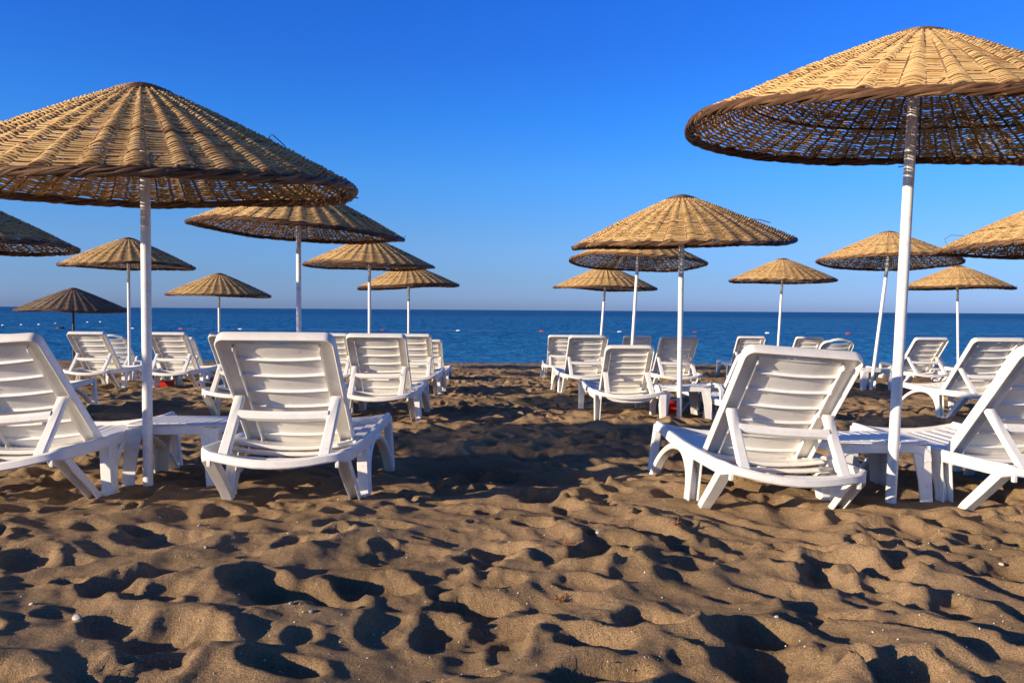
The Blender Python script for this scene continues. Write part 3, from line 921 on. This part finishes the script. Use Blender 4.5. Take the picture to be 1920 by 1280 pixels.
# settle the sand round everything that stands in it
for (fx, fy, fr) in FEET:
    i0, i1 = np.searchsorted(xs, [fx - 3 * fr, fx + 3 * fr]); j0, j1 = np.searchsorted(ys, [fy - 3 * fr, fy + 3 * fr])
    if i1 <= i0 or j1 <= j0: continue
    d2 = (X[j0:j1, i0:i1] - fx) ** 2 + (Y[j0:j1, i0:i1] - fy) ** 2
    w = np.exp(-d2 / (fr * fr)) 
    Hs[j0:j1, i0:i1] = Hs[j0:j1, i0:i1] * (1 - w) + w * (.024 if fr == .10 else .012)
Z = -SLOPE * np.clip(Y, -40, 25.4) + Hs
Z -= np.clip(Y - 25.2, 0, 9) * .12
def sand_h(x, y):
    i = np.clip(np.searchsorted(xs, x), 0, len(xs) - 1); j = np.clip(np.searchsorted(ys, y), 0, len(ys) - 1)
    return float(Z[j, i])
ny, nx = X.shape
V = np.stack([X, Y, Z], 2).reshape(-1, 3).astype(np.float32)
idx = np.arange(ny * nx).reshape(ny, nx)
F = np.stack([idx[:-1, :-1], idx[:-1, 1:], idx[1:, 1:], idx[1:, :-1]], 2).reshape(-1, 4).astype(np.int32)
me = bpy.data.meshes.new('sand')
me.vertices.add(len(V)); me.vertices.foreach_set('co', V.ravel())
me.loops.add(len(F) * 4); me.loops.foreach_set('vertex_index', F.ravel())
me.polygons.add(len(F)); me.polygons.foreach_set('loop_start', np.arange(len(F), dtype=np.int32) * 4)
me.polygons.foreach_set('use_smooth', np.ones(len(F), dtype=bool))
me.update(calc_edges=True)
me.materials.append(M['sand'])
o = bpy.data.objects.new('beach_sand', me); C.objects.link(o); tag(o, kind='structure')

# ------------------------------------------------------------------ sea
sx_ = axis([(0, 60, .30, .42), (60, 110, .5, 2), (110, 9000, 10, 1500)]); sx_ = np.r_[-sx_[:0:-1], sx_]
sy_ = axis([(23.5, 60, .20, .28), (60, 140, .3, .9), (140, 400, 1.5, 6), (400, 12000, 20, 1500)])
SX, SY = np.meshgrid(sx_, sy_)
fade = np.interp(SY, [25, 28, 140, 400], [.25, 1, 1, 0])
wxx = SX + .5 * gnoise(SX / 4, SY / 4, 40)
SZ = SEA_Z + fade * (.095 * gnoise(wxx / 1.5, SY / 1.2, 41) + .085 * gnoise(wxx / .80, SY / .62, 42) + .06 * gnoise(SX / 7, SY / 3.2, 43))
nyy, nxx = SX.shape
idx = np.arange(nyy * nxx).reshape(nyy, nxx)
F = np.stack([idx[:-1, :-1], idx[:-1, 1:], idx[1:, 1:], idx[1:, :-1]], 2).reshape(-1, 4).astype(np.int32)
V = np.stack([SX, SY, SZ], 2).reshape(-1, 3).astype(np.float32)
me = bpy.data.meshes.new('sea')
me.vertices.add(len(V)); me.vertices.foreach_set('co', V.ravel())
me.loops.add(len(F) * 4); me.loops.foreach_set('vertex_index', F.ravel())
me.polygons.add(len(F)); me.polygons.foreach_set('loop_start', np.arange(len(F), dtype=np.int32) * 4)
me.polygons.foreach_set('use_smooth', np.ones(len(F), dtype=bool))
me.update(calc_edges=True)
print('sea grid', SX.shape)
me.materials.append(M['sea'])
o = bpy.data.objects.new('sea', me); C.objects.link(o); tag(o, kind='structure')

# ------------------------------------------------------------------ floats on the water
def buoy(x, y, ln, rad, material, label, cat, group):
    m = MB()
    n = 9; path = []; sec = []
    for i in range(n):
        t = i / (n - 1) * 2 - 1
        path.append((x + t * ln / 2, y, SEA_Z + rad * .45)); sec.append(circ(rad * max(.25, (1 - t ** 4)) ** .5, 10))
    m.sweep(path, sec, up=(0, 0, 1))
    o = m.build('float', material); tag(o, label, cat, group)
    return o
pxx = lambda p, d: (p - 960) / 1550 * d
red = [(340, 'red float on the water above the low lounger at left'), (717, 'red float between the two thin poles left of the path'), (1016, 'red float on the water left of the right hand loungers'),
       (1303, 'red float just above a lounger back beside the middle pole'), (1591, 'red float on the water left of the leaning pole')]
for p, l in red: buoy(pxx(p, 62), 62, .38, .075, M['red_float'], l, 'float', 'red floats of the swimming line')
wh = [(248, 'white float right beside the thin left pole'), (450, 'small white float behind the big left lounger'), (859, 'white float in the open water over the path'),
      (1162, 'white float left of the middle group of poles'), (1439, 'white float touching the top corner of a far lounger, left of a thin pole')]
for p, l in wh: buoy(pxx(p, 62), 62.0, .34, .07, M['white_float'], l, 'float', 'white floats of the swimming line')
m = MB(); m.sweep([(x_, 62.3 + .15 * math.sin(x_ * .7), SEA_Z + .05) for x_ in np.linspace(-42, 42, 80)], circ(.007, 6), up=(0, 0, 1))
o = m.build('float_rope', M['rope']); tag(o, 'thin rope on the water linking the red and white floats', 'rope')
dots = [(5, 613, 'leftmost of the six tiny white buoys out at left'), (40, 612, 'second tiny white buoy from the left edge'), (73, 611, 'third tiny white buoy from the left edge'), (104, 609, 'tiny white buoy left of the dark pole'),
        (164, 606, 'tiny white buoy right of the dark pole'), (188, 605, 'tiny white buoy farthest right of the dark pole')]
for p, yy, l in dots:
    d = (CAM_Z - SEA_Z) * 1550 / (yy - 577)
    buoy(pxx(p, d), d, .22, .07, M['white_float'], l, 'buoy', 'tiny white buoys far out at left')
d = 60
m = MB(); m.sweep([(pxx(105, d), d, SEA_Z + .05), (pxx(109, d), d, SEA_Z + .12), (pxx(117, d), d, SEA_Z + .10), (pxx(121, d), d, SEA_Z + .04)], [rrect(.1, .05), rrect(.3, .14), rrect(.3, .12), rrect(.1, .05)], up=(0, 0, 1))
o = m.build('driftwood', M['willow']); tag(o, 'small brown driftwood piece floating left of the dark pole', 'driftwood')

# ------------------------------------------------------------------ small things on the sand
def red_bin(x, y, lab):
    root = empty('red_bin', (x, y, sand_h(x, y) - .01)); tag(root, lab, 'bin', 'red bins under the loungers')
    m = MB()
    m.sweep([(0, 0, 0), (0, 0, .02), (0, 0, .14)], [rrect(.17, .15, .03), rrect(.19, .17, .03), rrect(.22, .19, .03)], side=(1, 0, 0))
    m.build('body', M['red'], root)
    m = MB(); m.sweep([(0, 0, .14), (0, 0, .155)], [rrect(.245, .215, .03), rrect(.245, .215, .03)], side=(1, 0, 0))
    m.build('rim', M['red'], root)
red_bin(1.72, 8.95, 'red plastic bin in the shade under the table by the middle pole')
red_bin(-5.35, 12.75, 'red plastic bin under the far lounger right of the thick left pole')

M['pebble'] = simple('pale_pebble', (0.42, 0.38, 0.33), 0.6, var=.15)
M['pebble2'] = simple('grey_pebble', (0.26, 0.24, 0.22), 0.6, var=.15)
M['shell'] = simple('white_shell', (0.75, 0.70, 0.62), 0.5)
def ground_at(px, py):
    d = .86 / ((py - 581 - (px - 960) * .0068) / 1550 - .03)
    return (px - 960) / 1550 * d, d
def pebble(px, py, size, material, label, seed):
    x, y = ground_at(px, py)
    bm = bmesh.new(); bmesh.ops.create_icosphere(bm, subdivisions=3, radius=1)
    rnd = random.Random(seed); k = [rnd.uniform(-1, 1) for _ in range(6)]
    for v in bm.verts:
        c = v.co; s = 1 + .12 * math.sin(2.1 * c.x + k[0] * 3) + .1 * math.sin(2.7 * c.y + k[1] * 3) + .05 * math.sin(4 * c.z + k[2] * 3)
        v.co = Vector((c.x * s, c.y * s * (.72 + .1 * k[3]), c.z * s * .52)) * size / 2
    for f in bm.faces: f.smooth = True
    me = bpy.data.meshes.new('pebble'); bm.to_mesh(me); bm.free(); me.materials.append(material)
    o = bpy.data.objects.new('pebble', me); C.objects.link(o)
    o.location = (x, y, sand_h(x, y) + size * .12); o.rotation_euler = (rnd.uniform(-.3, .3), rnd.uniform(-.3, .3), rnd.uniform(0, 6))
    tag(o, label, 'pebble', 'pebbles lying on the foreground sand')
for a in [(137, 1172, .036, 'pebble', 'largest pale egg shaped pebble, in the bottom left sand'), (372, 990, .026, 'pebble', 'grey pebble on the sand below the big left lounger'),
          (383, 1036, .024, 'pebble2', 'flat grey pebble beneath and right of the one below the left lounger'), (545, 1157, .018, 'pebble', 'small pale pebble near the bottom, left of the middle hollow'),
          (583, 1163, .018, 'pebble2', 'small grey pebble just right of a pale one near the bottom'), (52, 1151, .018, 'pebble', 'small white pebble near the left edge'),
          (1126, 1012, .032, 'pebble', 'pale pebble in the middle sand right of the path'), (1198, 1196, .022, 'pebble2', 'long grey pebble in the bottom middle right'),
          (1890, 1070, .022, 'pebble', 'whitish pebble near the right edge'), (1466, 1174, .016, 'pebble', 'tiny pale pebble right of centre near the bottom')]:
    pebble(a[0], a[1], a[2], M[a[3]], a[4], int(a[0]))
def scrap(px, py, label, seed):
    x, y = ground_at(px, py); rnd = random.Random(seed); m = MB()
    base = Vector((x, y, sand_h(x, y) + .004))
    for _ in range(13):
        a = rnd.uniform(0, 2 * PI); l_ = rnd.uniform(.012, .034)
        p0 = base + Vector((rnd.uniform(-.01, .01), rnd.uniform(-.01, .01), 0)); d_ = Vector((math.cos(a), math.sin(a), rnd.uniform(.1, .8)))
        m.sweep([p0, p0 + d_ * l_ * .5 + Vector((0, 0, .004)), p0 + d_ * l_], rrect(.004, .0014, .0003), up=(.01, .02, 1))
    o = m.build('seaweed_scrap', M['weed']); tag(o, label, 'seaweed', 'dried weed scraps on the sand')
M['weed'] = simple('dry_weed', (0.28, 0.10, 0.035), 0.8)
scrap(1068, 1042, 'rust brown dried weed scrap in the middle sand', 1)
scrap(1272, 1002, 'small orange brown weed scrap just in front of the tilted lounger', 2)
scrap(1050, 1122, 'dark dried weed scrap, lowest of the three in the middle sand', 3)
# shell and stone grit too fine to count
bm = bmesh.new(); rnd = random.Random(4)
for _ in range(2300):
    y = 1.6 + 5.5 * rnd.random() ** 1.6; x = rnd.uniform(-.75, .75) * y
    s = rnd.uniform(.0012, .0040); z = sand_h(x, y)
    mtx = Matrix.Translation((x, y, z + s * .3)) @ Euler((rnd.random(), rnd.random(), rnd.random() * 6)).to_matrix().to_4x4() @ Matrix.Diagonal((s, s * .7, s * .5, 1))
    r = bmesh.ops.create_icosphere(bm, subdivisions=1, radius=1, matrix=mtx)
    if rnd.random() < .5:
        for v in r['verts']:
            for f in v.link_faces: f.material_index = 1
me = bpy.data.meshes.new('shell_grit'); bm.to_mesh(me); bm.free(); me.materials.append(M['shell']); me.materials.append(M['pebble2'])
o = bpy.data.objects.new('shell_grit', me); C.objects.link(o); tag(o, 'fine shell and stone grit strewn over the foreground sand', 'grit', kind='stuff')
